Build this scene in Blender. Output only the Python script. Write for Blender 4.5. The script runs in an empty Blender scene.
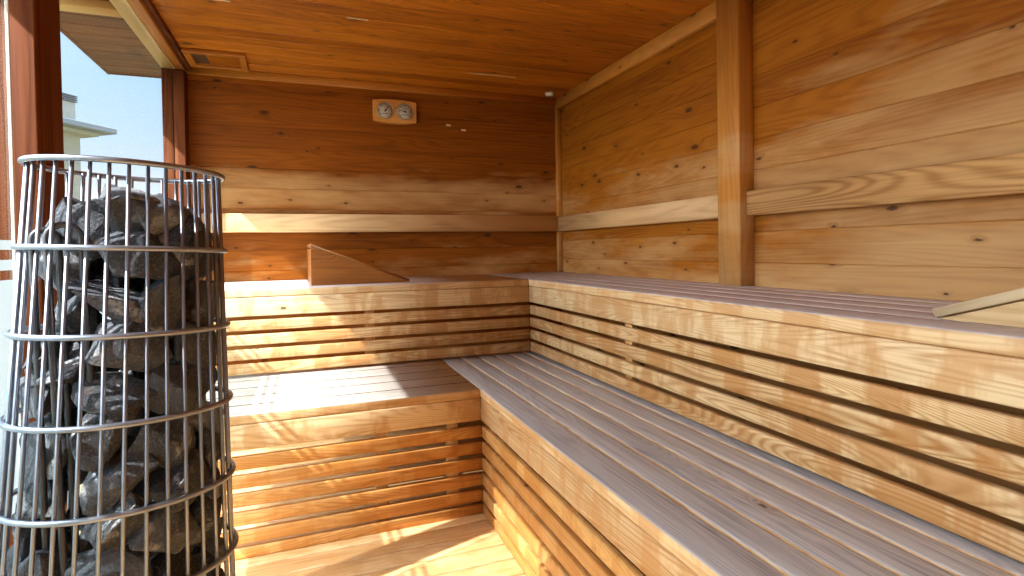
import bpy, bmesh, math, random
from mathutils import Vector, Matrix, Euler, noise
R = random.Random(7)
sc = bpy.context.scene
C = sc.collection
Z0 = 1.027                      # camera height above the floor; heights below are given from the camera's level
def zz(z): return z + Z0

# ------------------------------------------------------------------ properties
def tag(o, label=None, cat=None, group=None, kind=None):
    if label: o['label'] = label
    if cat: o['category'] = cat
    if group: o['group'] = group
    if kind: o['kind'] = kind
    return o
def empty(name, loc=(0, 0, 0), rot=(0, 0, 0)):
    o = bpy.data.objects.new(name, None); C.objects.link(o)
    o.location = loc; o.rotation_euler = rot; o.empty_display_size = .1
    return o

# ------------------------------------------------------------------ mesh builder
class MB:
    def __init__(s): s.v = []; s.f = []; s.uv = []; s.tone = []; s.sm = []
    def face(s, idx, uvs=None, tone=.5, smooth=False):
        s.f.append(tuple(idx)); s.uv.append(uvs or [(0, 0)] * len(idx)); s.tone.append(tone); s.sm.append(smooth)
    def board(s, lo, hi, ax, ch=.003, seg=1, M=None, tone=None, off=None):
        """box with rounded long edges; the grain runs along axis ax; UVs in metres"""
        lo = list(lo); hi = list(hi)
        b, c = [i for i in range(3) if i != ax]
        if ax == 1: b, c = c, b
        pr = []
        w, h = hi[b] - lo[b], hi[c] - lo[c]
        ch = min(ch, w * .45, h * .45)
        for (cx, cy, a0) in ((hi[b] - ch, hi[c] - ch, 0), (lo[b] + ch, hi[c] - ch, 90), (lo[b] + ch, lo[c] + ch, 180), (hi[b] - ch, lo[c] + ch, 270)):
            for k in range(seg + 1):
                a = math.radians(a0 + 90 * k / seg)
                pr.append((cx + ch * math.cos(a), cy + ch * math.sin(a)))
        n = len(pr)
        tone = R.random() if tone is None else tone
        ou, ov = off or (R.random() * 40, R.random() * 40)
        per = [0]
        for i in range(n):
            p, q = pr[i], pr[(i + 1) % n]; per.append(per[-1] + math.hypot(q[0] - p[0], q[1] - p[1]))
        base = len(s.v)
        for t in (lo[ax], hi[ax]):
            for p in pr:
                P = [0, 0, 0]; P[ax] = t; P[b] = p[0]; P[c] = p[1]
                P = Vector(P)
                s.v.append(M @ P if M else P)
        u0, u1 = lo[ax] + ou, hi[ax] + ou
        for i in range(n):
            j = (i + 1) % n
            s.face((base + i, base + j, base + n + j, base + n + i), [(u0, per[i] + ov), (u0, per[i + 1] + ov), (u1, per[i + 1] + ov), (u1, per[i] + ov)], tone, seg > 1)
        s.face([base + i for i in range(n)][::-1], [(ou + pr[i][0] * .3, ov + pr[i][1]) for i in range(n)][::-1], tone)
        s.face([base + n + i for i in range(n)], [(ou + pr[i][0] * .3, ov + pr[i][1]) for i in range(n)], tone)
        return s
    def tube(s, pts, r, n=8, closed=False, cap=True):
        pts = [Vector(p) for p in pts]; m = len(pts); base = len(s.v)
        up = Vector((0, 0, 1)); prev = None
        for i, p in enumerate(pts):
            if closed: t = pts[(i + 1) % m] - pts[i - 1]
            else: t = pts[min(i + 1, m - 1)] - pts[max(i - 1, 0)]
            t.normalize()
            if prev is None:
                a = up if abs(t.z) < .9 else Vector((1, 0, 0))
                x = t.cross(a).normalized()
            else:
                x = (prev - t * prev.dot(t)).normalized()
            prev = x; y = t.cross(x)
            for k in range(n):
                a = 2 * math.pi * k / n
                s.v.append(p + (x * math.cos(a) + y * math.sin(a)) * r)
        for i in range(m if closed else m - 1):
            j = (i + 1) % m
            for k in range(n):
                l = (k + 1) % n
                s.face((base + i * n + k, base + i * n + l, base + j * n + l, base + j * n + k), None, .5, True)
        if cap and not closed:
            s.face([base + k for k in range(n)][::-1]); s.face([base + (m - 1) * n + k for k in range(n)])
        return s
    def prism(s, poly, d, M=None, tone=None):
        """poly: list of 3-D points (planar), extruded by vector d"""
        base = len(s.v); n = len(poly); d = Vector(d)
        tone = R.random() if tone is None else tone
        ou, ov = R.random() * 40, R.random() * 40
        e = (Vector(poly[1]) - Vector(poly[0])).normalized()
        nn = d.normalized(); g = nn.cross(e)
        uv = []
        for p in poly:
            p = Vector(p); uv.append((p.dot(e) + ou, p.dot(g) + ov)); s.v.append(M @ p if M else p)
        for p in poly:
            p = Vector(p) + d; s.v.append(M @ p if M else p)
        s.face([base + i for i in range(n)], uv, tone)
        s.face([base + n + i for i in range(n)][::-1], uv[::-1], tone)
        L = d.length
        for i in range(n):
            j = (i + 1) % n
            w = (Vector(poly[j]) - Vector(poly[i])).length
            s.face((base + j, base + i, base + n + i, base + n + j), [(ou + w, ov), (ou, ov), (ou, ov + L), (ou + w, ov + L)], tone)
        return s
    def lathe(s, prof, n=32, sx=1, sy=1, c=(0, 0, 0), cap=True):
        base = len(s.v); m = len(prof)
        for r, z in prof:
            for k in range(n):
                a = 2 * math.pi * k / n
                s.v.append(Vector((c[0] + r * sx * math.cos(a), c[1] + r * sy * math.sin(a), c[2] + z)))
        for i in range(m - 1):
            for k in range(n):
                l = (k + 1) % n
                s.face((base + i * n + k, base + i * n + l, base + (i + 1) * n + l, base + (i + 1) * n + k), None, .5, True)
        if cap:
            s.face([base + k for k in range(n)][::-1]); s.face([base + (m - 1) * n + k for k in range(n)])
        return s
    def build(s, name, mat, parent=None, kind=None):
        me = bpy.data.meshes.new(name)
        me.from_pydata([tuple(v) for v in s.v], [], s.f)
        uvl = me.uv_layers.new(name='UVMap')
        k = 0
        for f, uv in zip(s.f, s.uv):
            for q in uv: uvl.data[k].uv = q; k += 1
        at = me.attributes.new('tone', 'FLOAT', 'FACE')
        at.data.foreach_set('value', s.tone)
        me.polygons.foreach_set('use_smooth', s.sm)
        bm = bmesh.new(); bm.from_mesh(me); bmesh.ops.recalc_face_normals(bm, faces=bm.faces); bm.to_mesh(me); bm.free()
        me.materials.append(mat)
        o = bpy.data.objects.new(name, me); C.objects.link(o)
        if parent: o.parent = parent
        if kind: o['kind'] = kind
        return o

# ------------------------------------------------------------------ node helper
class NT:
    def __init__(s, name):
        s.m = bpy.data.materials.new(name); s.m.use_nodes = True
        s.t = s.m.node_tree; s.t.nodes.clear()
        s.out = s.t.nodes.new('ShaderNodeOutputMaterial')
    def n(s, typ, **kw):
        nd = s.t.nodes.new(typ)
        for k, v in kw.items(): setattr(nd, k, v)
        return nd
    def link(s, a, b): s.t.links.new(a, b)
    def put(s, sock, v):
        if hasattr(v, 'is_linked') or hasattr(v, 'links'): s.link(v, sock)
        else: sock.default_value = v
    def math(s, op, a, b=None, c=None, clamp=False):
        nd = s.n('ShaderNodeMath', operation=op); nd.use_clamp = clamp
        s.put(nd.inputs[0], a)
        if b is not None: s.put(nd.inputs[1], b)
        if c is not None: s.put(nd.inputs[2], c)
        return nd.outputs[0]
    def xyz(s, x, y, z=0.):
        nd = s.n('ShaderNodeCombineXYZ'); s.put(nd.inputs[0], x); s.put(nd.inputs[1], y); s.put(nd.inputs[2], z); return nd.outputs[0]
    def sep(s, v):
        nd = s.n('ShaderNodeSeparateXYZ'); s.link(v, nd.inputs[0]); return nd.outputs
    def noise(s, vec, scale=1., detail=2., rough=.5, dim='3D'):
        nd = s.n('ShaderNodeTexNoise', noise_dimensions=dim)
        s.link(vec, nd.inputs['Vector']); nd.inputs['Scale'].default_value = scale; nd.inputs['Detail'].default_value = detail; nd.inputs['Roughness'].default_value = rough
        return nd.outputs['Fac']
    def ramp(s, f, stops, interp='LINEAR'):
        nd = s.n('ShaderNodeValToRGB'); cr = nd.color_ramp; cr.interpolation = interp
        while len(cr.elements) < len(stops): cr.elements.new(.5)
        for e, (p, c) in zip(cr.elements, stops):
            e.position = p; e.color = (c, c, c, 1) if isinstance(c, (int, float)) else (*c, 1)
        s.put(nd.inputs[0], f); return nd.outputs[0]
    def mix(s, f, a, b, mode='MIX'):
        nd = s.n('ShaderNodeMix', data_type='RGBA', blend_type=mode)
        s.put(nd.inputs[0], f)
        for k, v in ((6, a), (7, b)):
            if isinstance(v, (tuple, list)): nd.inputs[k].default_value = (*v[:3], 1)
            else: s.link(v, nd.inputs[k])
        return nd.outputs[2]
    def bsdf(s, col, rough=.5, metal=0., bump=None, bs=.2, bd=.002, spec=.5):
        p = s.n('ShaderNodeBsdfPrincipled')
        if isinstance(col, (tuple, list)): p.inputs['Base Color'].default_value = (*col[:3], 1)
        else: s.link(col, p.inputs['Base Color'])
        s.put(p.inputs['Roughness'], rough); p.inputs['Metallic'].default_value = metal
        p.inputs['Specular IOR Level'].default_value = spec
        if bump is not None:
            b = s.n('ShaderNodeBump'); b.inputs['Strength'].default_value = bs; b.inputs['Distance'].default_value = bd
            s.link(bump, b.inputs['Height']); s.link(b.outputs[0], p.inputs['Normal'])
        s.link(p.outputs[0], s.out.inputs[0]); return p

def wood(name, dark, light, worn=None, zprof=None, knots=.5, ringk=22., contrast=.5, fine=.35, rough=.5, stain=None, stain_amt=0., tonevar=.25, wornscale=1., knotcol=(.05, .02, .008), spec=.4, xprof=None, wornamp=2.0, bs=.25, patina=None, vs=6.5):
    """Sawn softwood: stretched growth-ring contours that bend round the knots, fine fibres, tone per board,
    optional bleached wear (worn, by height above the camera level) and blotchy water stains."""
    t = NT(name)
    uv = t.n('ShaderNodeUVMap').outputs[0]; u, v, _ = t.sep(uv)
    tone = t.n('ShaderNodeAttribute', attribute_name='tone').outputs['Fac']
    pos = t.n('ShaderNodeNewGeometry').outputs['Position']
    kv = t.n('ShaderNodeTexVoronoi', voronoi_dimensions='2D', feature='F1')
    kj = t.noise(t.xyz(t.math('MULTIPLY', u, 60.), t.math('MULTIPLY', v, 90.)), 1., 2.)
    t.link(t.xyz(t.math('MULTIPLY_ADD', kj, .05, t.math('MULTIPLY', u, 3.3)), t.math('MULTIPLY_ADD', kj, .06, t.math('MULTIPLY', v, 7.5))), kv.inputs['Vector']); kv.inputs['Scale'].default_value = 1.
    d = kv.outputs['Distance']; kr, kg, _b = t.sep(kv.outputs['Color'])
    size = t.math('MULTIPLY', t.math('GREATER_THAN', kr, 1. - knots), t.math('MULTIPLY_ADD', t.math('POWER', kg, 2.), .075, .03))   # only some cells hold a knot
    kd = t.math('DIVIDE', d, t.math('ADD', size, .0001))
    kmask = t.ramp(kd, [(.55, 1.), (1., 0.)]); khalo = t.ramp(t.math('MULTIPLY', kd, .33), [(.2, 1.), (1., 0.)])
    warp = t.math('MULTIPLY', khalo, .03)
    vw = t.math('ADD', v, warp)
    n1 = t.noise(t.xyz(t.math('MULTIPLY', u, .55), t.math('MULTIPLY', vw, vs)), 1., 1.5, .4)
    ring = t.math('SINE', t.math('MULTIPLY', n1, ringk * 6.283))
    ring = t.math('MULTIPLY_ADD', ring, .5, .5); ring = t.math('POWER', ring, 1.7)
    n2 = t.noise(t.xyz(t.math('MULTIPLY', u, 5.), t.math('MULTIPLY', vw, 260.)), 1., 3., .6)
    n5 = t.noise(t.xyz(t.math('MULTIPLY', u, 2.2), t.math('MULTIPLY', vw, 75.)), 1., 3., .65)
    n3 = t.noise(t.xyz(t.math('MULTIPLY', u, 1.3), t.math('MULTIPLY', v, 9.)), 1., 3., .55)
    f = t.math('MULTIPLY', ring, contrast)
    f = t.math('ADD', f, t.math('MULTIPLY', t.math('SUBTRACT', n2, .5), fine * 1.6))
    f = t.math('ADD', f, t.math('MULTIPLY', t.math('SUBTRACT', n5, .5), .35 + fine * 2.4))
    f = t.math('ADD', f, t.math('MULTIPLY', t.math('SUBTRACT', n3, .5), 1.1))
    f = t.math('ADD', f, t.math('MULTIPLY', t.math('SUBTRACT', tone, .5), tonevar * 1.6))
    f = t.math('ADD', f, .22, clamp=True)
    col = t.mix(f, light, dark)
    if stain is not None:
        sx = t.sep(pos)
        sn = t.noise(t.xyz(t.math('MULTIPLY', sx[0], 9.), t.math('MULTIPLY', sx[1], 9.), t.math('MULTIPLY_ADD', tone, 9., t.math('MULTIPLY', sx[2], 3.2))), 1., 4., .62)
        sm = t.ramp(sn, [(.46, 0.), (.56, 1.)])
        col = t.mix(t.math('MULTIPLY', sm, stain_amt), col, t.mix(t.math('MULTIPLY', ring, .35), stain, dark))
    if worn is not None:
        sx = t.sep(pos)
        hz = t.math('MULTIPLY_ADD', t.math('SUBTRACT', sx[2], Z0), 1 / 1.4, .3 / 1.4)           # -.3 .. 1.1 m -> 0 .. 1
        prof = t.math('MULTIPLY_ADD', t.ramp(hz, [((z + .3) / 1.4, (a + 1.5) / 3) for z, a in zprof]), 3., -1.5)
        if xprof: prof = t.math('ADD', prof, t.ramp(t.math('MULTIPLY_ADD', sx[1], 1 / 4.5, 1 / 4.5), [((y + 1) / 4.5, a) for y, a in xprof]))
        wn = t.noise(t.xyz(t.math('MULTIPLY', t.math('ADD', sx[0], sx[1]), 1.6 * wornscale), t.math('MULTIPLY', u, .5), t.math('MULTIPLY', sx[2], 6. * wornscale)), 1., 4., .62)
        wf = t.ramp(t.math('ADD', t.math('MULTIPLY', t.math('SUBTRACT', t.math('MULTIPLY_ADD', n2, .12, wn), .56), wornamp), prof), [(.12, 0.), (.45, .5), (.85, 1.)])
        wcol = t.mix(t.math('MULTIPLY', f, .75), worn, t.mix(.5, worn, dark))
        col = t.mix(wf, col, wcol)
    if patina is not None:                                   # the walked and sat-on upper faces have weathered grey
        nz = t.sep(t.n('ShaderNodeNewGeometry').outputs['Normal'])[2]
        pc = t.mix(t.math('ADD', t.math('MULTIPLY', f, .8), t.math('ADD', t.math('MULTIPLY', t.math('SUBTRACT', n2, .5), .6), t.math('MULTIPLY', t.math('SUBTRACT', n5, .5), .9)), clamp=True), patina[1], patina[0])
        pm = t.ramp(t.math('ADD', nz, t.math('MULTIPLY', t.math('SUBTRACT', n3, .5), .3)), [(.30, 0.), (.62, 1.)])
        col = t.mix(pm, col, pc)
    col = t.mix(t.math('MULTIPLY', khalo, .3), col, dark)
    col = t.mix(t.math('MULTIPLY', kmask, .85), col, knotcol)
    bump = t.math('ADD', t.math('MULTIPLY', ring, -.5), t.math('MULTIPLY', n2, .5))
    t.bsdf(col, t.math('MULTIPLY_ADD', n3, .2, rough - .1), bump=bump, bs=bs, bd=.0015, spec=spec)
    return t.m

ORD, ORL = (.20, .055, .007), (.52, .185, .026)
WORN = (.66, .40, .17)
M = {}
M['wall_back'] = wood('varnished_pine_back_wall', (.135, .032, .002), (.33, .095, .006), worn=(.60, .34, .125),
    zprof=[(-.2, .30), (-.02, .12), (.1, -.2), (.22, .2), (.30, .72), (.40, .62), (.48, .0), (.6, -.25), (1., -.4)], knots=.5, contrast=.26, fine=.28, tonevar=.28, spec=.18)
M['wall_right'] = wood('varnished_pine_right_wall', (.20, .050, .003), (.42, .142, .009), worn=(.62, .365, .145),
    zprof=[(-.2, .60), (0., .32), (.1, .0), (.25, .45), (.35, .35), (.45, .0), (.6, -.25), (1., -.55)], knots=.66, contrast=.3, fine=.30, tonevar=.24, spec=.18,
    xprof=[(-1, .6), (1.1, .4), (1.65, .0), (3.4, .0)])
M['ceiling'] = wood('varnished_pine_ceiling', (.19, .042, .002), (.58, .185, .011), knots=.72, contrast=.28, fine=.35, rough=.4, tonevar=.45)
M['trim'] = wood('varnished_pine_trim', (.26, .075, .008), (.56, .2, .025), knots=.2, contrast=.25, fine=.2)
M['post'] = wood('varnished_pine_post', (.36, .12, .012), (.66, .28, .05), worn=(.72, .46, .21), zprof=[(-.2, .5), (0., .45), (.3, .3), (.55, .0), (1., -.3)], knots=.25, contrast=.22, fine=.2)
M['rail'] = wood('weathered_pine_rail', (.36, .14, .03), (.76, .46, .19), knots=0., ringk=34., vs=5., contrast=.5, fine=.3)
FR = dict(knots=.06, fine=.4, tonevar=.3)
M['rail_plain'] = wood('plain_pine_rail', (.40, .18, .05), (.74, .47, .21), knots=.05, ringk=12., contrast=.3, fine=.35)
M['front'] = wood('spruce_front_board', (.48, .23, .07), (.86, .66, .38), ringk=60., contrast=.42, stain=(.58, .28, .085), stain_amt=.6, **FR)
M['slat'] = wood('spruce_skirt_slat', (.43, .19, .05), (.84, .60, .31), ringk=70., contrast=.5, stain=(.50, .205, .045), stain_amt=.65, **FR)
M['slat_low'] = wood('spruce_lower_skirt_slat', (.47, .18, .035), (.80, .46, .16), ringk=60., contrast=.42, stain=(.54, .21, .035), stain_amt=.6, **FR)
EDGE = dict(knots=.03, ringk=50., contrast=.35, fine=.45, rough=.55, tonevar=.2, stain=(.56, .25, .065), stain_amt=.5)
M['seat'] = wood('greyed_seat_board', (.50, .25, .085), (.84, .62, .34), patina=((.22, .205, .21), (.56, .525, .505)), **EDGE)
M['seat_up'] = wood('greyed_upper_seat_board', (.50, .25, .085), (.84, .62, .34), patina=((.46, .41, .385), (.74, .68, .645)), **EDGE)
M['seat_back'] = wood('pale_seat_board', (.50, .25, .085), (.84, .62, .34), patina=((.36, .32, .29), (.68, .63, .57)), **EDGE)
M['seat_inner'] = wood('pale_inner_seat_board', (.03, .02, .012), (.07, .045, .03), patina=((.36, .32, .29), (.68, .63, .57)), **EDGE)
M['floor'] = wood('spruce_duckboard', (.42, .20, .065), (.70, .46, .22), knots=.08, ringk=40., contrast=.35, fine=.3, stain=(.52, .24, .06), stain_amt=.4)
M['wedge'] = wood('brown_stained_wedge_panel', (.16, .045, .007), (.36, .13, .022), knots=.1, ringk=20., contrast=.25, fine=.35, worn=(.52, .28, .11), zprof=[(-.2, .0), (.1, .0), (1., .0)], wornscale=2.5, wornamp=1.9)
M['wedge_pale'] = wood('pale_wedge_panel', (.46, .24, .085), (.76, .55, .28), knots=.2, ringk=14., contrast=.35, fine=.3)
M['wedge_top'] = wood('pale_wedge_top', (.58, .40, .20), (.84, .70, .46), knots=.0, ringk=8., contrast=.2, fine=.3)
M['redpost'] = wood('red_brown_post', (.085, .020, .006), (.22, .070, .022), knots=.05, ringk=18., contrast=.4, fine=.35, rough=.65, spec=.12)
M['soffit'] = wood('dark_soffit_board', (.062, .016, .004), (.20, .060, .017), knots=.2, contrast=.35, fine=.3)
M['beam'] = wood('tan_beam', (.50, .28, .09), (.72, .47, .2), knots=.0, ringk=10., contrast=.2, fine=.25)
M['case'] = wood('clear_pine_case', (.50, .18, .03), (.80, .38, .09), knots=.0, ringk=10., contrast=.2, fine=.25)
M['batten'] = wood('bench_batten', (.42, .17, .04), (.68, .38, .13), knots=.0, contrast=.3)

def plain(name, col, rough=.5, metal=0., spec=.5):
    t = NT(name)
    tc = t.n('ShaderNodeTexCoord').outputs['Object']
    n = t.noise(tc, 30., 3.)
    c = t.mix(t.math('MULTIPLY', n, .35), col, tuple(x * .75 for x in col))
    t.bsdf(c, rough, metal, spec=spec); return t.m
M['steel'] = plain('brushed_steel', (.36, .40, .47), .33, .9)
M['dark_steel'] = plain('heater_casing_steel', (.08, .08, .085), .4, .8)
M['element'] = plain('heating_element_steel', (.10, .105, .11), .38, .7)
M['dial'] = plain('dial_face_ivory', (.62, .56, .46), .6)
M['brass'] = plain('dial_rim_brass', (.62, .42, .2), .35, .7)
M['ink'] = plain('dial_ink', (.03, .03, .035), .6)
M['plastic'] = plain('white_plastic', (.78, .74, .66), .4)
M['render'] = plain('white_render', (.62, .61, .52), .8)
M['roofedge'] = plain('pale_roof_fascia', (.40, .45, .49), .7)
M['louvre'] = plain('grey_louvre', (.25, .28, .30), .6)
M['roofing'] = plain('roof_sheet', (.2, .19, .18), .8)
M['dark_gap'] = plain('dark_backing', (.10, .05, .02), .8)

def stone_mat():
    t = NT('sauna_stone')
    tc = t.n('ShaderNodeTexCoord').outputs['Object']
    rnd = t.n('ShaderNodeObjectInfo').outputs['Random']
    off = t.n('ShaderNodeVectorMath', operation='ADD'); t.link(tc, off.inputs[0]); t.link(t.xyz(t.math('MULTIPLY', rnd, 37.), t.math('MULTIPLY', rnd, 11.), 0.), off.inputs[1])
    p = off.outputs[0]
    a = t.noise(p, 26., 6., .7); b = t.noise(p, 240., 4., .7); c = t.noise(p, 13., 3., .6)
    own = t.mix(rnd, (.034, .038, .046), (.185, .205, .235))
    base = t.mix(t.ramp(a, [(.35, 0.), (.65, 1.)]), t.mix(.55, own, (.012, .013, .016)), own)
    base = t.mix(t.math('MULTIPLY', t.ramp(b, [(.50, 0.), (.64, 1.)]), .55), base, (.26, .28, .31))
    w = t.math('MULTIPLY', t.ramp(c, [(.57, 0.), (.61, 1.)]), t.ramp(b, [(.38, 0.), (.5, 1.)]))
    base = t.mix(t.math('MULTIPLY', w, .7), base, (.46, .48, .50))                 # lime crust
    r = t.math('MULTIPLY', t.ramp(t.noise(p, 17., 2.), [(.63, 0.), (.70, 1.)]), .5)
    base = t.mix(r, base, (.10, .055, .03))
    h = t.math('ADD', t.math('MULTIPLY', a, 1.), t.math('MULTIPLY', b, .5))
    t.bsdf(base, .7, bump=h, bs=.6, bd=.004, spec=.3); return t.m
M['stone'] = stone_mat()

def glass_mat():
    t = NT('clear_window_glass')
    tr = t.n('ShaderNodeBsdfTransparent'); tr.inputs[0].default_value = (.98, .99, .988, 1)
    gl = t.n('ShaderNodeBsdfGlossy'); gl.inputs['Roughness'].default_value = .02
    fr = t.n('ShaderNodeFresnel'); fr.inputs[0].default_value = 1.3
    mx = t.n('ShaderNodeMixShader'); t.link(t.math('MULTIPLY', fr.outputs[0], .22), mx.inputs[0]); t.link(tr.outputs[0], mx.inputs[1]); t.link(gl.outputs[0], mx.inputs[2])
    t.link(mx.outputs[0], t.out.inputs[0]); return t.m
M['glass'] = glass_mat()
def frost_mat():
    t = NT('frosted_window_film')
    tr = t.n('ShaderNodeBsdfTransparent'); tr.inputs[0].default_value = (.9, .95, .96, 1)
    tl = t.n('ShaderNodeBsdfTranslucent'); tl.inputs[0].default_value = (.46, .52, .54, 1)
    df = t.n('ShaderNodeBsdfDiffuse'); df.inputs[0].default_value = (.42, .47, .48, 1)
    m1 = t.n('ShaderNodeMixShader'); m1.inputs[0].default_value = .35; t.link(tl.outputs[0], m1.inputs[1]); t.link(df.outputs[0], m1.inputs[2])
    m2 = t.n('ShaderNodeMixShader'); m2.inputs[0].default_value = .44; t.link(tr.outputs[0], m2.inputs[1]); t.link(m1.outputs[0], m2.inputs[2])
    t.link(m2.outputs[0], t.out.inputs[0]); return t.m
M['frost'] = frost_mat()
def grass_mat():
    t = NT('lawn'); p = t.n('ShaderNodeNewGeometry').outputs['Position']
    c = t.mix(t.noise(p, 8., 5., .7), (.08, .085, .03), (.22, .21, .12))
    t.bsdf(c, .9, bump=t.noise(p, 60., 3.), bs=.6, bd=.02); return t.m
M['grass'] = grass_mat()

# ------------------------------------------------------------------ key dimensions (from the camera's foot point)
XW, YB = 1.6475, 3.358            # right and back wall faces
XU, YU = 1.09, 2.602              # front faces of the upper benches
XL, YL = .63, 2.006               # front faces of the lower benches
XG = -.62                         # middle of the glazed left side
YF = -1.0                         # front of the room
ZC, ZU, ZL = 1.016, -.156, -.540

# ------------------------------------------------------------------ room shell
m = MB()                                                          # back wall planks
z = -Z0; 
while z < ZC - .001:
    h = min(.116, ZC + .01 - z)
    m.board((-.57, YB, zz(z)), (XW + .02, YB + .022, zz(z + h)), 0, .003)
    z += .116
m.board((-.57, YB + .0221, 0), (XW + .12, YB + .12, zz(ZC)), 0, .001)
m.build('wall_back', M['wall_back'], kind='structure')
m = MB()                                                          # right wall planks; a joint falls behind the post
z = -Z0
while z < ZC - .001:
    h = min(.120, ZC + .01 - z)
    m.board((XW, YF, zz(z)), (XW + .022, 1.71, zz(z + h)), 1, .003)
    m.board((XW, 1.711, zz(z)), (XW + .022, YB, zz(z + h)), 1, .003)
    z += .120
m.board((XW + .0221, YF, 0), (XW + .12, YB + .02, zz(ZC)), 1, .001)
m.build('wall_right', M['wall_right'], kind='structure')
m = MB()                                                          # ceiling planks run across
y = YF
while y < YB:
    h = min(.096, YB - y)
    m.board((-.575, y, zz(ZC)), (XW + .02, y + h, zz(ZC + .02)), 0, .003)
    y += .096
m.build('ceiling', M['ceiling'], kind='structure')
m = MB()                                                          # duckboard floor
y = YB - .012
while y > YF:
    m.board((-.66, max(y - .0865, YF), -.03), (XW, y, 0), 0, .005, 2)
    y -= .0925
fl = m.build('floor', M['floor'], kind='structure')
m = MB().board((-.70, YF - .1, -.12), (XW + .1, YB + .1, -.032), 0, .001)
m.build('floor_base', M['dark_gap'], kind='structure')

CEIL_SLIVERS = [(.894, 1.195, 3.01), (.195, .285, 2.46), (-.33, -.258, 2.448)]     # thin pale slivers laid on the ceiling and back wall boards
WALL_SLIVERS = [(.857, .79), (.956, .765)]
ceil = bpy.data.objects['ceiling']; wb = bpy.data.objects['wall_back']
for (xa, xb, y) in CEIL_SLIVERS:
    MB().board((xa, y - .006, zz(ZC) - .0012), (xb, y + .006, zz(ZC) - .0002), 0, .0004).build('pale_sliver', M['wedge_top'], ceil)
for (x, z) in WALL_SLIVERS:
    MB().board((x, YB - .0012, zz(z - .006)), (x + .03, YB - .0002, zz(z + .006)), 0, .0004).build('pale_sliver', M['wedge_top'], wb)
def trim(name, lo, hi, ax, mat='trim', ch=.004):
    return MB().board((lo[0], lo[1], zz(lo[2])), (hi[0], hi[1], zz(hi[2])), ax, ch, 2).build(name, M[mat], kind='structure')
trim('trim_1', (-.569, YB - .022, ZC - .045), (XW - .03, YB - .001, ZC - .001), 0)                   # ceiling trim, back
trim('trim_2', (XW - .032, 1.774, ZC - .075), (XW - .001, YB - .001, ZC - .001), 1, 'post')            # ceiling trim, right
trim('trim_3', (XW - .032, YF, ZC - .075), (XW - .001, 1.653, ZC - .001), 1, 'post')
trim('trim_4', (1.613, YB - .034, ZU + .001), (XW - .001, YB - .001, ZC - .076), 2, 'post')            # corner strip
trim('trim_5', (1.575, 1.654, ZU + .001), (XW - .001, 1.773, ZC - .001), 2, 'post')                    # wall post
trim('trim_6', (-.568, YF, ZC - .03), (-.548, YB - .023, ZC - .001), 1, 'redpost')                     # dark strip over the glazing
trim('trim_7', (-.674, YF, .968), (-.611, 3.4, 1.05), 1, 'beam')                                       # head beam, outer tan board
trim('trim_8', (-.6105, YF, .970), (-.569, 3.4, 1.05), 1, 'trim')                                      # head beam, inner board
trim('trim_9', (-.674, 3.262, -Z0), (-.624, 3.40, .967), 2, 'redpost')                                 # corner post: two pieces
trim('trim_10', (-.6235, 3.264, -Z0), (-.5705, 3.40, .967), 2, 'redpost')
trim('trim_11', (-.660, 1.500, -Z0), (-.550, 1.640, .967), 2, 'redpost')                               # post between door and window

# ------------------------------------------------------------------ glazing
FROST = [(.016, .036), (-.027, -.005), (-.55, -.047)]
def glazing(name, y0, y1, x=XG, frame=True, ztop=.967):
    r = empty(name, (x, (y0 + y1) / 2, 0)); r['kind'] = 'structure'
    inv = Matrix.Translation((-x, -(y0 + y1) / 2, 0))
    if frame:
        f = MB()
        for a, b in (((y0, 0), (y1, .07)),):
            f.board((x - .03, a[0], a[1]), (x + .03, b[0], b[1]), 1, .004, M=inv)
        f.build('frame', M['redpost'], r)
    zb, zt = (.06, zz(ztop - .001)) if frame else (.012, zz(ztop - .012))
    MB().board((x - .003, y0 + .002, zb), (x + .003, y1 - .002, zt), 1, .001, M=inv).build('pane', M['glass'], r)
    for a, b in FROST:
        MB().board((x + .0035, y0 + .003, zz(a)), (x + .0042, y1 - .003, zz(b)), 1, .0001, M=inv).build('frosted_band', M['frost'], r)
    return r
glazing('window_1', 1.641, 3.261)
d = glazing('door_1', .52, 1.462, x=-.585, frame=False)
inv = Matrix.Translation((.585, -(.52 + 1.462) / 2, 0))
h = MB()
h.tube([inv @ Vector((-.548, .62, zz(-.16))), inv @ Vector((-.548, .62, zz(.16)))], .012, 12)
for q in (-.12, .12): h.tube([inv @ Vector((-.582, .62, zz(q))), inv @ Vector((-.548, .62, zz(q)))], .006, 10)
h.build('handle', M['steel'], d)
MB().board((-.0035, 1.4622 - (.52 + 1.462) / 2, .012), (.0035, 1.4665 - (.52 + 1.462) / 2, zz(.955)), 2, .0012).build('seal', M['plastic'], d)
trim('trim_12', (-.660, .38, -Z0), (-.550, .519, .967), 2, 'redpost')
glazing('window_2', YF + .06, .379)
m = MB()                                                          # plank wall behind the camera
z = -Z0
while z < ZC - .001:
    h = min(.12, ZC + .01 - z)
    m.board((-.66, YF - .022, zz(z)), (XW + .02, YF, zz(z + h)), 0, .0022); z += .12
m.board((-.66, YF - .12, 0), (XW + .12, YF - .0221, zz(ZC)), 0, .001)
m.build('wall_front', M['wall_right'], kind='structure')

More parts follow.
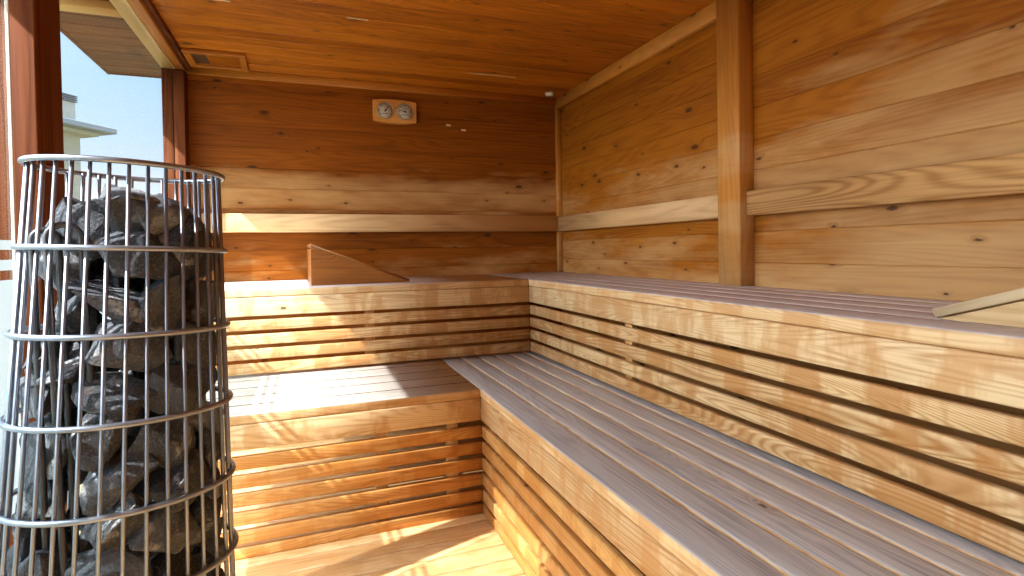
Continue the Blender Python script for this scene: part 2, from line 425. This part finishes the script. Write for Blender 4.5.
# ------------------------------------------------------------------ eave outside
m = MB()
y = YF - .3
while y < 3.79:
    m.board((-1.04, y, zz(1.067)), (-.50, min(y + .12, 3.79), zz(1.087)), 0, .004); y += .1205
y = -.499
m.board((-.499, YB + .125, zz(1.067)), (1.9, 3.79, zz(1.087)), 0, .004)
m.build('roof_soffit', M['soffit'], kind='structure')
m = MB().board((-1.06, YF - .32, zz(1.0871)), (1.95, 3.81, zz(1.21)), 1, .004)
m.build('roof', M['roofing'], kind='structure')
m = MB().board((-1.062, YF - .3, zz(1.064)), (-1.0405, 3.812, zz(1.10)), 1, .003)
m.board((-1.0404, 3.7905, zz(1.064)), (1.9, 3.812, zz(1.10)), 0, .003)
m.build('roof_edge', M['soffit'], kind='structure')
trim('trim_16', (-1.04, 2.72, 1.030), (-.675, 2.80, 1.0665), 0, 'beam')                                # batten under the eave

# ------------------------------------------------------------------ benches
def part(name, lo, hi, ax, mat, root, ch=.004, seg=2):
    inv = Matrix.Translation(-root.location)
    return MB().board((lo[0], lo[1], zz(lo[2])), (hi[0], hi[1], zz(hi[2])), ax, ch, seg, M=inv).build(name, M[mat], root)
UZ = [-.290, -.3535, -.417, -.4805]
LZ = [-.682, -.7445, -.807, -.8695, -.932, -.9895]
# upper bench along the back wall
b = tag(empty('sauna_bench', (.27, 2.98, 0)), 'upper sauna bench along the back wall with the brown wedge headrest on it', 'bench')
edges = [2.602, 2.713, 2.822, 2.931, 3.040, 3.149, 3.252, 3.352]
for i in range(7):
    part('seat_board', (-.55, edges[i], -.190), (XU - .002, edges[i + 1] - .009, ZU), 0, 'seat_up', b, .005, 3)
part('front_board', (-.55, YU, -.274), (XU - .001, YU + .026, -.1915), 0, 'front', b)
for i, z in enumerate(UZ): part('skirt_board', (-.55, YU + .003, z - .047), (XU + .002, YU + .023, z), 0, 'slat', b)
for x in (-.45, .262):
    part('batten', (x, YU + .024, -.535), (x + .045, YU + .05, -.1915), 2, 'batten', b)
    part('bearer', (x, YU + .055, -.25), (x + .04, YB - .004, -.1905), 1, 'batten', b)
# upper bench along the right wall
b = tag(empty('sauna_bench', (1.36, 1.1, 0)), 'upper sauna bench along the right wall, below the wall post, with the pale wedge headrest', 'bench')
edges = [1.09, 1.218, 1.329, 1.440, 1.545, 1.645]
for i in range(5):
    part('seat_board', (edges[i], YF + .01, -.190), (edges[i + 1] - .009, YB - .004, ZU), 1, 'seat_up', b, .005, 3)
part('front_board', (XU, YF + .01, -.274), (XU + .026, YU - .001, -.1915), 1, 'front', b)
for i, z in enumerate(UZ): part('skirt_board', (XU + .003, YF + .01, z - .047), (XU + .023, YU - .001, z), 1, 'slat', b)
for y in (-.6, .1, 1.70):
    part('batten', (XU + .024, y, -.535), (XU + .05, y + .045, -.1915), 2, 'batten', b)
    part('bearer', (XU + .055, y, -.25), (XW - .004, y + .04, -.1905), 0, 'batten', b)
# lower bench along the back
b = tag(empty('sauna_bench', (.04, 2.34, 0)), 'lower sauna bench below the back bench, its pale seat crossed by sunlight', 'bench')
edges = [2.006, 2.147, 2.283, 2.416, 2.555, 2.69]
for i in range(5):
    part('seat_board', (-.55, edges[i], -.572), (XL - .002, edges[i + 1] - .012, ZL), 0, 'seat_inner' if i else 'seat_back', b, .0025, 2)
part('front_board', (-.55, YL, -.660), (XL - .001, YL + .026, -.5735), 0, 'front', b)
for i, z in enumerate(LZ): part('skirt_board', (-.55, YL + .003, max(z - .045, -1.0265)), (XL + .002, YL + .023, z), 0, 'slat_low', b)
for x in (-.45, .23, .50):
    part('batten', (x, YL + .024, -1.0265), (x + .045, YL + .05, -.5735), 2, 'batten', b)
    part('bearer', (x, YL + .055, -.64), (x + .04, 2.69, -.5725), 1, 'batten', b)
# lower bench along the right
b = tag(empty('sauna_bench', (.86, .8, 0)), 'lower grey-seated sauna bench running along the right side towards the viewer', 'bench')
edges = [.63, .738, .822, .908, .993, 1.078, 1.166]
for i in range(6):
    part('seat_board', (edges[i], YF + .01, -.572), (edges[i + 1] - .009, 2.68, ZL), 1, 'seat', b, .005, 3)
part('front_board', (XL, YF + .01, -.660), (XL + .026, YL - .001, -.5735), 1, 'front', b)
for i, z in enumerate(LZ): part('skirt_board', (XL + .003, YF + .01, max(z - .045, -1.0265)), (XL + .023, YL - .001, z), 1, 'slat_low', b)
for y in (-.5, .5, 1.25, 1.93):
    part('batten', (XL + .024, y, -1.0265), (XL + .05, y + .045, -.5735), 2, 'batten', b)
    part('bearer', (XL + .055, y, -.64), (1.16, y + .04, -.5725), 0, 'batten', b)

# ------------------------------------------------------------------ backrest rails
def rail(lo, hi, ax, label, mat='rail_plain'):
    c = [(a + b) / 2 for a, b in zip(lo, hi)]
    o = MB().board([a - q for a, q in zip(lo, c)], [a - q for a, q in zip(hi, c)], ax, .005, 2).build('backrest_rail', M[mat])
    o.location = (c[0], c[1], zz(c[2]))
    tag(o, label, 'backrest', 'backrest boards fixed to the walls')
rail((-.568, YB - .038, .117), (1.612, YB - .001, .222), 0, 'long pale backrest board fixed across the back wall')
rail((1.607, 1.775, .115), (XW - .001, YB - .040, .2125), 1, 'backrest board on right wall between the corner and the wall post')
rail((1.605, YF + .02, .115), (XW - .001, 1.652, .2115), 1, 'broad-grained backrest board on right wall, on the near side of the wall post', 'rail')

# ------------------------------------------------------------------ wedge headrests
def wedge(loc, rz, L, H, W, mats, label, thick=.018, lip=.0):
    """slope falls along local +x from the tall end at x=0; depth along +y"""
    r = tag(empty('headrest', loc, (0, 0, rz)), label, 'headrest', 'wooden wedge headrests on the upper benches')
    s = thick
    for y in (0, W - .02):
        MB().prism([(0, y, 0), (L - .015, y, 0), (0, y, H - s)], (0, .02, 0)).build('side_panel', M[mats[0]], r)
    MB().board((.001, .021, 0), (.02, W - .021, H - s - .012), 1, .002).build('end_panel', M[mats[0]], r)
    a = math.atan2(H - s, L - .015); sl = math.hypot(H - s, L - .015)
    n = 5; bw = (W + 2 * lip) / n
    Mx = Matrix.Translation((0, 0, H - s)) @ Matrix.Rotation(a, 4, 'Y')
    for k in range(n):
        MB().board((-.004, -lip + k * bw + .002, .0005), (sl - .012, -lip + (k + 1) * bw - .002, s), 0, .003, 2, M=Mx).build('top_slat', M[mats[1]], r)
    return r
wedge((.030, 2.716, zz(ZU) + .0005), math.radians(1.5), .487, .197, .50, ('wedge', 'wedge'), 'brown wedge headrest standing on the back bench with its tall end sunlit', .011)
wedge((1.215, .235, zz(ZU) + .0005), math.radians(90), .50, .205, -.37, ('wedge_pale', 'wedge_top'), 'pale wooden wedge headrest at the near end of the right upper bench', .019) if False else None
r = tag(empty('headrest', (1.212, .248, zz(ZU) + .0005)), 'pale wooden wedge headrest at the near end of the right upper bench', 'headrest', 'wooden wedge headrests on the upper benches')
L, H, W, s = .500, .170, .38, .0195
for x in (0, W - .02):
    MB().prism([(x, 0, 0), (x, L - .012, 0), (x, 0, H)], (.02, 0, 0)).build('side_panel', M['wedge_pale'], r)
MB().board((.021, .001, 0), (W - .021, .02, H - .012), 0, .002).build('end_panel', M['wedge_pale'], r)
a = math.atan2(H, L - .012); sl = math.hypot(H, L - .012)
Mx = Matrix.Translation((0, 0, H)) @ Matrix.Rotation(-a, 4, 'X')
for k in range(4):
    bw = W / 4
    MB().board((k * bw + (.002 if k else -.012), -.004, .002), ((k + 1) * bw - .002, sl - .002, .002 + s), 1, .004, 3, M=Mx).build('top_slat', M['wedge_top'], r)

# ------------------------------------------------------------------ thermometer and hygrometer
r = tag(empty('thermo_hygrometer', (.534, YB - .001, zz(.846))), 'twin-dial thermometer and hygrometer in a pine case on the back wall', 'thermometer')
pts = []
W2, H2 = .129, .060
for k in range(9): t = k / 8; pts.append((-W2 + 2 * W2 * t, 0, -H2 - .012 * (1 - (2 * t - 1) ** 2)))
for k in range(9): t = k / 8; pts.append((W2 - 2 * W2 * t, 0, H2 + .010 * (1 - (2 * t - 1) ** 2)))
MB().prism(pts, (0, -.030, 0)).build('case', M['case'], r)
Rx = Matrix.Rotation(math.radians(90), 4, 'X')
def disc(c, prof, name, mat, par):
    q = MB(); q.lathe(prof, 40)
    T = Matrix.Translation(c) @ Rx
    q.v = [T @ v for v in q.v]; return q.build(name, M[mat], par)
for cx, ang, lab in ((-.058, 35, 'temperature'), (.060, -80, 'humidity')):
    dl = disc((cx, -.030, 0), [(.0475, 0), (.0475, .004), (.001, .004)], 'dial', 'dial', r)
    disc((cx, -.030, 0), [(.0475, 0), (.052, .0), (.052, .007), (.0475, .008), (.0475, 0.0)], 'rim', 'brass', dl)
    q = MB()
    for k in range(31):
        a = math.radians(-130 + 260 * k / 30); r0 = .036 if k % 5 else .031
        T = Matrix.Translation((cx, -.0345, 0)) @ Matrix.Rotation(a, 4, 'Y')
        q.board((-.0007 if k % 5 else -.0014, -.0006, r0), (.0007 if k % 5 else .0014, 0, .043), 2, .0001, M=T)
    q.build('scale_marks', M['ink'], dl)
    q = MB(); T = Matrix.Translation((cx, -.0360, 0)) @ Matrix.Rotation(math.radians(ang), 4, 'Y')
    q.board((-.0018, -.0008, -.010), (.0018, 0, .034), 2, .0002, M=T)
    q.board((-.005, -.0012, -.005), (.005, .0, .005), 2, .002, 3, M=T)
    q.build('hand', M['ink'], dl)
    q = MB()
    if lab == 'temperature':
        q.board((cx - .016, -.0353, -.020), (cx + .016, -.0345, -.017), 0, .0002)
    else:
        q.board((cx - .018, -.0353, -.021), (cx + .010, -.0345, -.018), 0, .0002); q.build('scale_arc', M['ink'], dl); q = MB().board((cx - .012, -.0353, .016), (cx + .014, -.0345, .0185), 0, .0002)
    q.build('scale_arc', M['ink'], dl)

# ------------------------------------------------------------------ ceiling vent and sensor
r = tag(empty('air_vent', (-.41, 3.19, zz(ZC))), 'framed sliding wooden air vent in the ceiling corner above the glazing', 'vent')
x0, x1, y0, y1, w = -.135, .150, -.135, .115, .034
q = MB()
q.board((x0, y0, -.020), (x1, y0 + w, -.0005), 0, .003); q.board((x0, y1 - w, -.020), (x1, y1, -.0005), 0, .003)
q.board((x0, y0 + w + .0005, -.020), (x0 + w, y1 - w - .0005, -.0005), 1, .003); q.board((x1 - w, y0 + w + .0005, -.020), (x1, y1 - w - .0005, -.0005), 1, .003)
q.build('frame', M['trim'], r)
MB().board((x0 + .10, y0 + w + .001, -.010), (x1 - w - .001, y1 - w - .001, -.002), 0, .002).build('sliding_panel', M['ceiling'], r)
MB().board((x0 + w + .001, y0 + w + .001, -.004), (x0 + .0995, y1 - w - .001, -.0015), 0, .0005).build('opening', M['dark_gap'], r)
r = tag(empty('ceiling_sensor', (1.525, 3.245, zz(ZC))), 'small round white sensor on the ceiling near the back right corner', 'sensor')
MB().lathe([(.030, -.0005), (.030, -.008), (.026, -.016), (.012, -.020)], 28).build('housing', M['plastic'], r)
MB().lathe([(.011, -.0202), (.010, -.028), (.004, -.030)], 20).build('nozzle', M['louvre'], r)

# ------------------------------------------------------------------ heater
K = .916
HX, HY = -.2964 * K - .0045, 1.1608 * K
Rm, TAP, DEP = .165 * K * .965, .0066 * K, .80
ZT, DZ = .1534 * K, .1417 * K
TILT = math.radians(2.0)
hr = tag(empty('sauna_heater', (HX, HY, 0), Euler((0, 0, 0))), 'tall round steel-caged electric sauna heater filled with stones beside the glazing', 'heater')
ROT = Matrix.Rotation(math.radians(15.2), 4, 'Z') @ Matrix.Rotation(TILT, 4, 'Y')
hr.rotation_euler = ROT.to_euler()
PIV = Vector((HX, HY, zz(-.10)))
HM = Matrix.Translation(PIV) @ ROT @ Matrix.Translation((0, 0, -zz(-.10)))
hr.location = HM.translation
def rad(z): return Rm + TAP * ((ZT - z) / DZ - 2)          # z from the camera level
NR = 9
def ringpts(z, dr=0., n=72):
    rr = rad(z) + dr
    return [Vector((rr * math.cos(2 * math.pi * k / n), (rr) * DEP * math.sin(2 * math.pi * k / n), zz(z))) for k in range(n)]
for i in range(NR - 1):
    q = MB(); z = ZT - DZ * i
    q.tube(ringpts(z, .0025), .0046, 10, closed=True)
    q.build('cage_ring', M['steel'], hr)
NROD = 34
for k in range(NROD):
    a = 2 * math.pi * (k + .35) / NROD
    p = []
    for z in (ZT, ZT - DZ * 7.9):
        rr = rad(z) - .0035; p.append(Vector((rr * math.cos(a), rr * DEP * math.sin(a), zz(z))))
    MB().tube(p, .0030, 8).build('cage_rod', M['steel'], hr)
zb = ZT - DZ * 7.0
MB().lathe([(.90, .03), (.97, .03), (1., .05), (1., zz(zb) - .2), (.96, zz(zb) - .16)], 48, rad(zb) - .012, (rad(zb) - .012) * DEP).build('base_casing', M['dark_steel'], hr)
for k in range(3):
    a = math.radians(90 + 120 * k)
    MB().tube([(.12 * math.cos(a), .09 * math.sin(a), .0), (.12 * math.cos(a), .09 * math.sin(a), .035)], .014, 14).build('foot', M['dark_steel'], hr)
def loop(xc, y, w, ztop, zbot, lean):
    p = []
    for k in range(4): p.append(Vector((xc - w + lean * (1 - k / 4), y, zbot + (ztop - w - zbot) * k / 4)))
    for k in range(13):
        a = math.pi - math.pi * k / 12; p.append(Vector((xc + w * math.cos(a), y, ztop - w + w * math.sin(a))))
    for k in range(1, 5): p.append(Vector((xc + w + lean * k / 4 * 1.2, y, ztop - w + (zbot - ztop + w) * k / 4)))
    return [Vector((v.x, v.y, zz(v.z))) for v in p]
for (xc, y, w, zt, lean) in ((-.103, -.052, .015, .036, .030), (-.080, -.074, .020, .044, .034)):
    MB().tube(loop(xc, y, w, zt, -.62, lean), .0048, 10).build('heating_element', M['element'], hr)

# stones
def stone_mesh(seed):
    rr = random.Random(seed)
    bm = bmesh.new()
    el = (1., rr.uniform(.72, .95), rr.uniform(.6, .85))
    for k in range(15):
        v = Vector((rr.gauss(0, 1), rr.gauss(0, 1), rr.gauss(0, 1))).normalized() * rr.uniform(.85, 1.08)
        bm.verts.new((v.x * el[0], v.y * el[1], v.z * el[2]))
    res = bmesh.ops.convex_hull(bm, input=bm.verts)
    junk = [g for g in res['geom_interior'] + res['geom_unused'] if isinstance(g, bmesh.types.BMVert)]
    bmesh.ops.delete(bm, geom=list(set(junk)), context='VERTS')
    bmesh.ops.dissolve_limit(bm, angle_limit=math.radians(14), verts=bm.verts, edges=bm.edges)
    bmesh.ops.bevel(bm, geom=bm.edges[:], offset=.05, segments=2, profile=.6, affect='EDGES', clamp_overlap=True)
    bmesh.ops.triangulate(bm, faces=bm.faces)
    bmesh.ops.subdivide_edges(bm, edges=[e for e in bm.edges if e.calc_length() > .25], cuts=2, use_grid_fill=True)
    bmesh.ops.triangulate(bm, faces=bm.faces)
    o = Vector((seed * 3.7, seed * 1.3, 0))
    for v in bm.verts:
        n = v.co.normalized()
        v.co += n * (.08 * noise.noise(v.co * 1.7 + o) + .03 * noise.noise(v.co * 5. + o) + .02 * abs(noise.noise(v.co * 9. + o)))
    for v in bm.verts: v.co *= .0655
    bmesh.ops.recalc_face_normals(bm, faces=bm.faces)
    me = bpy.data.meshes.new('sauna_stone'); bm.to_mesh(me); bm.free()
    for p in me.polygons: p.use_smooth = True
    me.set_sharp_from_angle(angle=math.radians(20))
    me.materials.append(M['stone']); return me
variants = [stone_mesh(k + 1) for k in range(14)]
S = []                                    # [pos(local), radius, row, front?]
ROWS = 11
rs = random.Random(21)
z = .050; row = 0
while row < ROWS:
    n = 7
    for k in range(n):
        a = 2 * math.pi * (k + .5 * (row % 2) + rs.uniform(-.15, .15)) / n
        r0 = rad(z) - .047
        zj = z + rs.uniform(-.012, .012)
        if row == 0: zj += .030 * math.sin(a * 1.0 + 1.9) * (1 if math.sin(a) < 0 else .3)
        S.append([Vector((r0 * math.cos(a), r0 * DEP * math.sin(a) + 0, zj)), rs.uniform(.88, 1.12), row])
    for k in range(1):
        S.append([Vector((rs.uniform(-.05, .05), rs.uniform(-.02, .02), z + .01)), .8, row])
    z -= .066; row += 1
for it in range(60):
    for i in range(len(S)):
        for j in range(i + 1, len(S)):
            dlt = S[i][0] - S[j][0]
            if abs(dlt.z) > .1: continue
            q = Vector((dlt.x, dlt.y, dlt.z * 1.15)); dd = q.length; need = .042 * (S[i][1] + S[j][1])
            if dd < need and dd > 1e-6:
                mv = dlt * ((need - dd) / dd * .25); S[i][0] += mv; S[j][0] -= mv
    for s_ in S:
        p = s_[0]
        if p.z > -.42:
            for ex, ey in ((-.103, -.052), (-.080, -.074)):
                lean = .016 * max(0, .04 - p.z) / .3
                dx, dy = p.x - ex - lean, p.y - ey; dd = math.hypot(dx, dy)
                if dd < .052 and dd > 1e-5: p.x += dx * (.052 - dd) / dd * .6; p.y += dy * (.052 - dd) / dd * .6
        p = s_[0]; lim = rad(p.z) - .004 - .043 * s_[1]
        q = math.hypot(p.x, p.y / DEP)
        if q > lim: p.x *= lim / q; p.y *= lim / q
ORDN = ['first', 'second', 'third', 'fourth', 'fifth', 'sixth', 'seventh', 'eighth', 'ninth', 'tenth', 'eleventh', 'twelfth']
front = {}
for i, (p, sz, row) in enumerate(S):
    vme = variants[rs.randrange(14)]
    o = bpy.data.objects.new('sauna_stone', vme); C.objects.link(o)
    tl = Euler((rs.uniform(-.4, .4), rs.uniform(-.5, .5), math.atan2(p.y, p.x) + math.pi / 2 + rs.uniform(-.3, .3)))
    RS = tl.to_matrix().to_4x4() @ Matrix.Diagonal((sz * 1.02, sz * .74, sz * 1.0, 1))
    vv = [RS @ v.co for v in vme.vertices]
    topz = .088 + .035 * math.exp(-((p.x + .01) / .05) ** 2) - .25 * max(0, p.x - .05)       # the heap is highest in its middle
    p.z = min(p.z, topz - max(v.z for v in vv))
    lim = rad(p.z) - .0085
    nearel = p.x < -.045 and p.y < -.0 and p.z > -.45
    for it in range(14):
        e = max(math.hypot(p.x + v.x, (p.y + v.y) / DEP) for v in vv)
        q = math.hypot(p.x, p.y / DEP)
        if abs(e - lim) < .0005 or q < .03 or (nearel and e < lim): break     # outer stones rest against the rods
        kf = max(0., (q - (e - lim)) / q); p.x *= kf; p.y *= kf
    o.matrix_world = HM @ Matrix.Translation((p.x, p.y, zz(p.z))) @ RS
    o['category'] = 'stone'; o['group'] = 'stones in the heater cage'
    if p.y < -.035: front.setdefault(row, []).append((p.x, o))
    else: o['label'] = 'dark sauna stone buried behind the front stones in the steel cage'
for row, lst in front.items():
    lst.sort(key=lambda q: q[0])
    for k, (x, o) in enumerate(lst):
        o['label'] = f'rough dark grey sauna stone, {ORDN[k]} from left in the {ORDN[row]} row down the cage'

# ------------------------------------------------------------------ outside
MB().board((-40, -15, -.36), (25, 60, -.16), 0, .001).build('ground', M['grass'], kind='structure')
r = tag(empty('building', (-7.6, 22, 0)), 'white flat-roofed building seen outside through the side window', 'building')
r.location = (-5.89, 22, 0); r.rotation_euler = (0, 0, math.radians(55))     # its near corner; the long side runs along local -x
MB().board((-14, .715, -.16), (-.715, 9, zz(4.10)), 0, .01).build('wall', M['render'], r)
MB().board((-14.6, 0, zz(4.13)), (0, 9.7, zz(4.31)), 0, .02).build('roof_slab', M['roofedge'], r)
MB().board((-14.2, .35, zz(4.0)), (-.35, 9.2, zz(4.1299)), 0, .01).build('roof_soffit', M['render'], r)
c = MB().board((-2.6, .6, zz(4.311)), (-.92, 1.7, zz(5.0)), 2, .01).build('chimney', M['render'], r)
q = MB()
for k in range(4): q.board((-2.65, .55, zz(5.02 + .06 * k)), (-.88, 1.75, zz(5.055 + .06 * k)), 0, .005)
q.board((-2.5, .7, zz(5.0)), (-1.0, 1.6, zz(5.25)), 2, .005)
q.build('louvre', M['louvre'], c)

# ------------------------------------------------------------------ light
SD = Vector((1, .315, -1.141)).normalized()
s = bpy.data.lights.new('sun', 'SUN'); s.energy = 9.8; s.angle = math.radians(.6); s.color = (1., .985, .96)
so = bpy.data.objects.new('sun', s); C.objects.link(so); so.rotation_euler = SD.to_track_quat('-Z', 'Y').to_euler(); so.location = (-6, -2, 8)
w = bpy.data.worlds.new('sky'); sc.world = w; w.use_nodes = True
nt = w.node_tree; nt.nodes.clear()
class WT(NT):
    def __init__(s, t): s.t = t
t = WT(nt)
g = t.n('ShaderNodeTexCoord').outputs['Generated']
el = t.sep(g)[2]
col = t.ramp(el, [(0., (.95, 1.02, 1.08)), (.10, (.78, .96, 1.14)), (.3, (.50, .80, 1.16)), (1., (.22, .46, .95))])
cl = t.noise(t.xyz(t.math('MULTIPLY', t.sep(g)[0], 3.), t.math('MULTIPLY', t.sep(g)[1], 3.), t.math('MULTIPLY', el, 9.)), 1., 5., .6)
band = t.ramp(el, [(.0, .75), (.09, .55), (.17, -.0), (.4, 0.)])
cm = t.math('MULTIPLY', t.ramp(cl, [(.42, 0.), (.6, 1.)]), band)
col = t.mix(cm, col, (1.15, 1.15, 1.15))
dp = t.n('ShaderNodeVectorMath', operation='DOT_PRODUCT'); t.link(g, dp.inputs[0]); dp.inputs[1].default_value = tuple(-SD)
au = t.math('POWER', t.math('MAXIMUM', dp.outputs['Value'], 0.), 3.)
col = t.mix(t.math('MULTIPLY', au, 1.), col, t.mix(1., col, (7.4, 7.5, 7.7), 'ADD'))
bg = t.n('ShaderNodeBackground'); t.link(col, bg.inputs[0]); bg.inputs[1].default_value = 1.0
wo = t.n('ShaderNodeOutputWorld'); t.link(bg.outputs[0], wo.inputs[0])

# ------------------------------------------------------------------ camera
f, cx, cy, yaw, pitch, roll = 544.645, 504.245, 258.81, 20.1695, -.97697, -.91092
y_, p_, r_ = map(math.radians, (yaw, pitch, roll))
F = Vector((math.sin(y_) * math.cos(p_), math.cos(y_) * math.cos(p_), math.sin(p_)))
Rt = Vector((math.cos(y_), -math.sin(y_), 0)); Up = Rt.cross(F)
Rr = Rt * math.cos(r_) + Up * math.sin(r_); Uu = Up * math.cos(r_) - Rt * math.sin(r_)
cam = bpy.data.cameras.new('camera'); co = bpy.data.objects.new('camera', cam); C.objects.link(co)
mw = Matrix((Rr, Uu, -F)).transposed().to_4x4(); mw.translation = (0, 0, Z0)
co.matrix_world = mw
cam.sensor_width = 36; cam.lens = f / 1024 * 36; cam.shift_x = (512 - cx) / 1024; cam.shift_y = (cy - 288) / 1024
cam.clip_start = .02; cam.clip_end = 500
sc.camera = co

vs = sc.view_settings; vs.view_transform = 'Standard'; vs.look = 'None'; vs.gamma = 1; vs.use_curve_mapping = False
vs.exposure = .33
cy_ = sc.cycles
cy_.max_bounces = 12; cy_.diffuse_bounces = 6; cy_.transparent_max_bounces = 16; cy_.sample_clamp_indirect = 6.; cy_.use_denoising = True; cy_.denoising_prefilter = 'NONE'
cy_.caustics_reflective = False; cy_.caustics_refractive = False
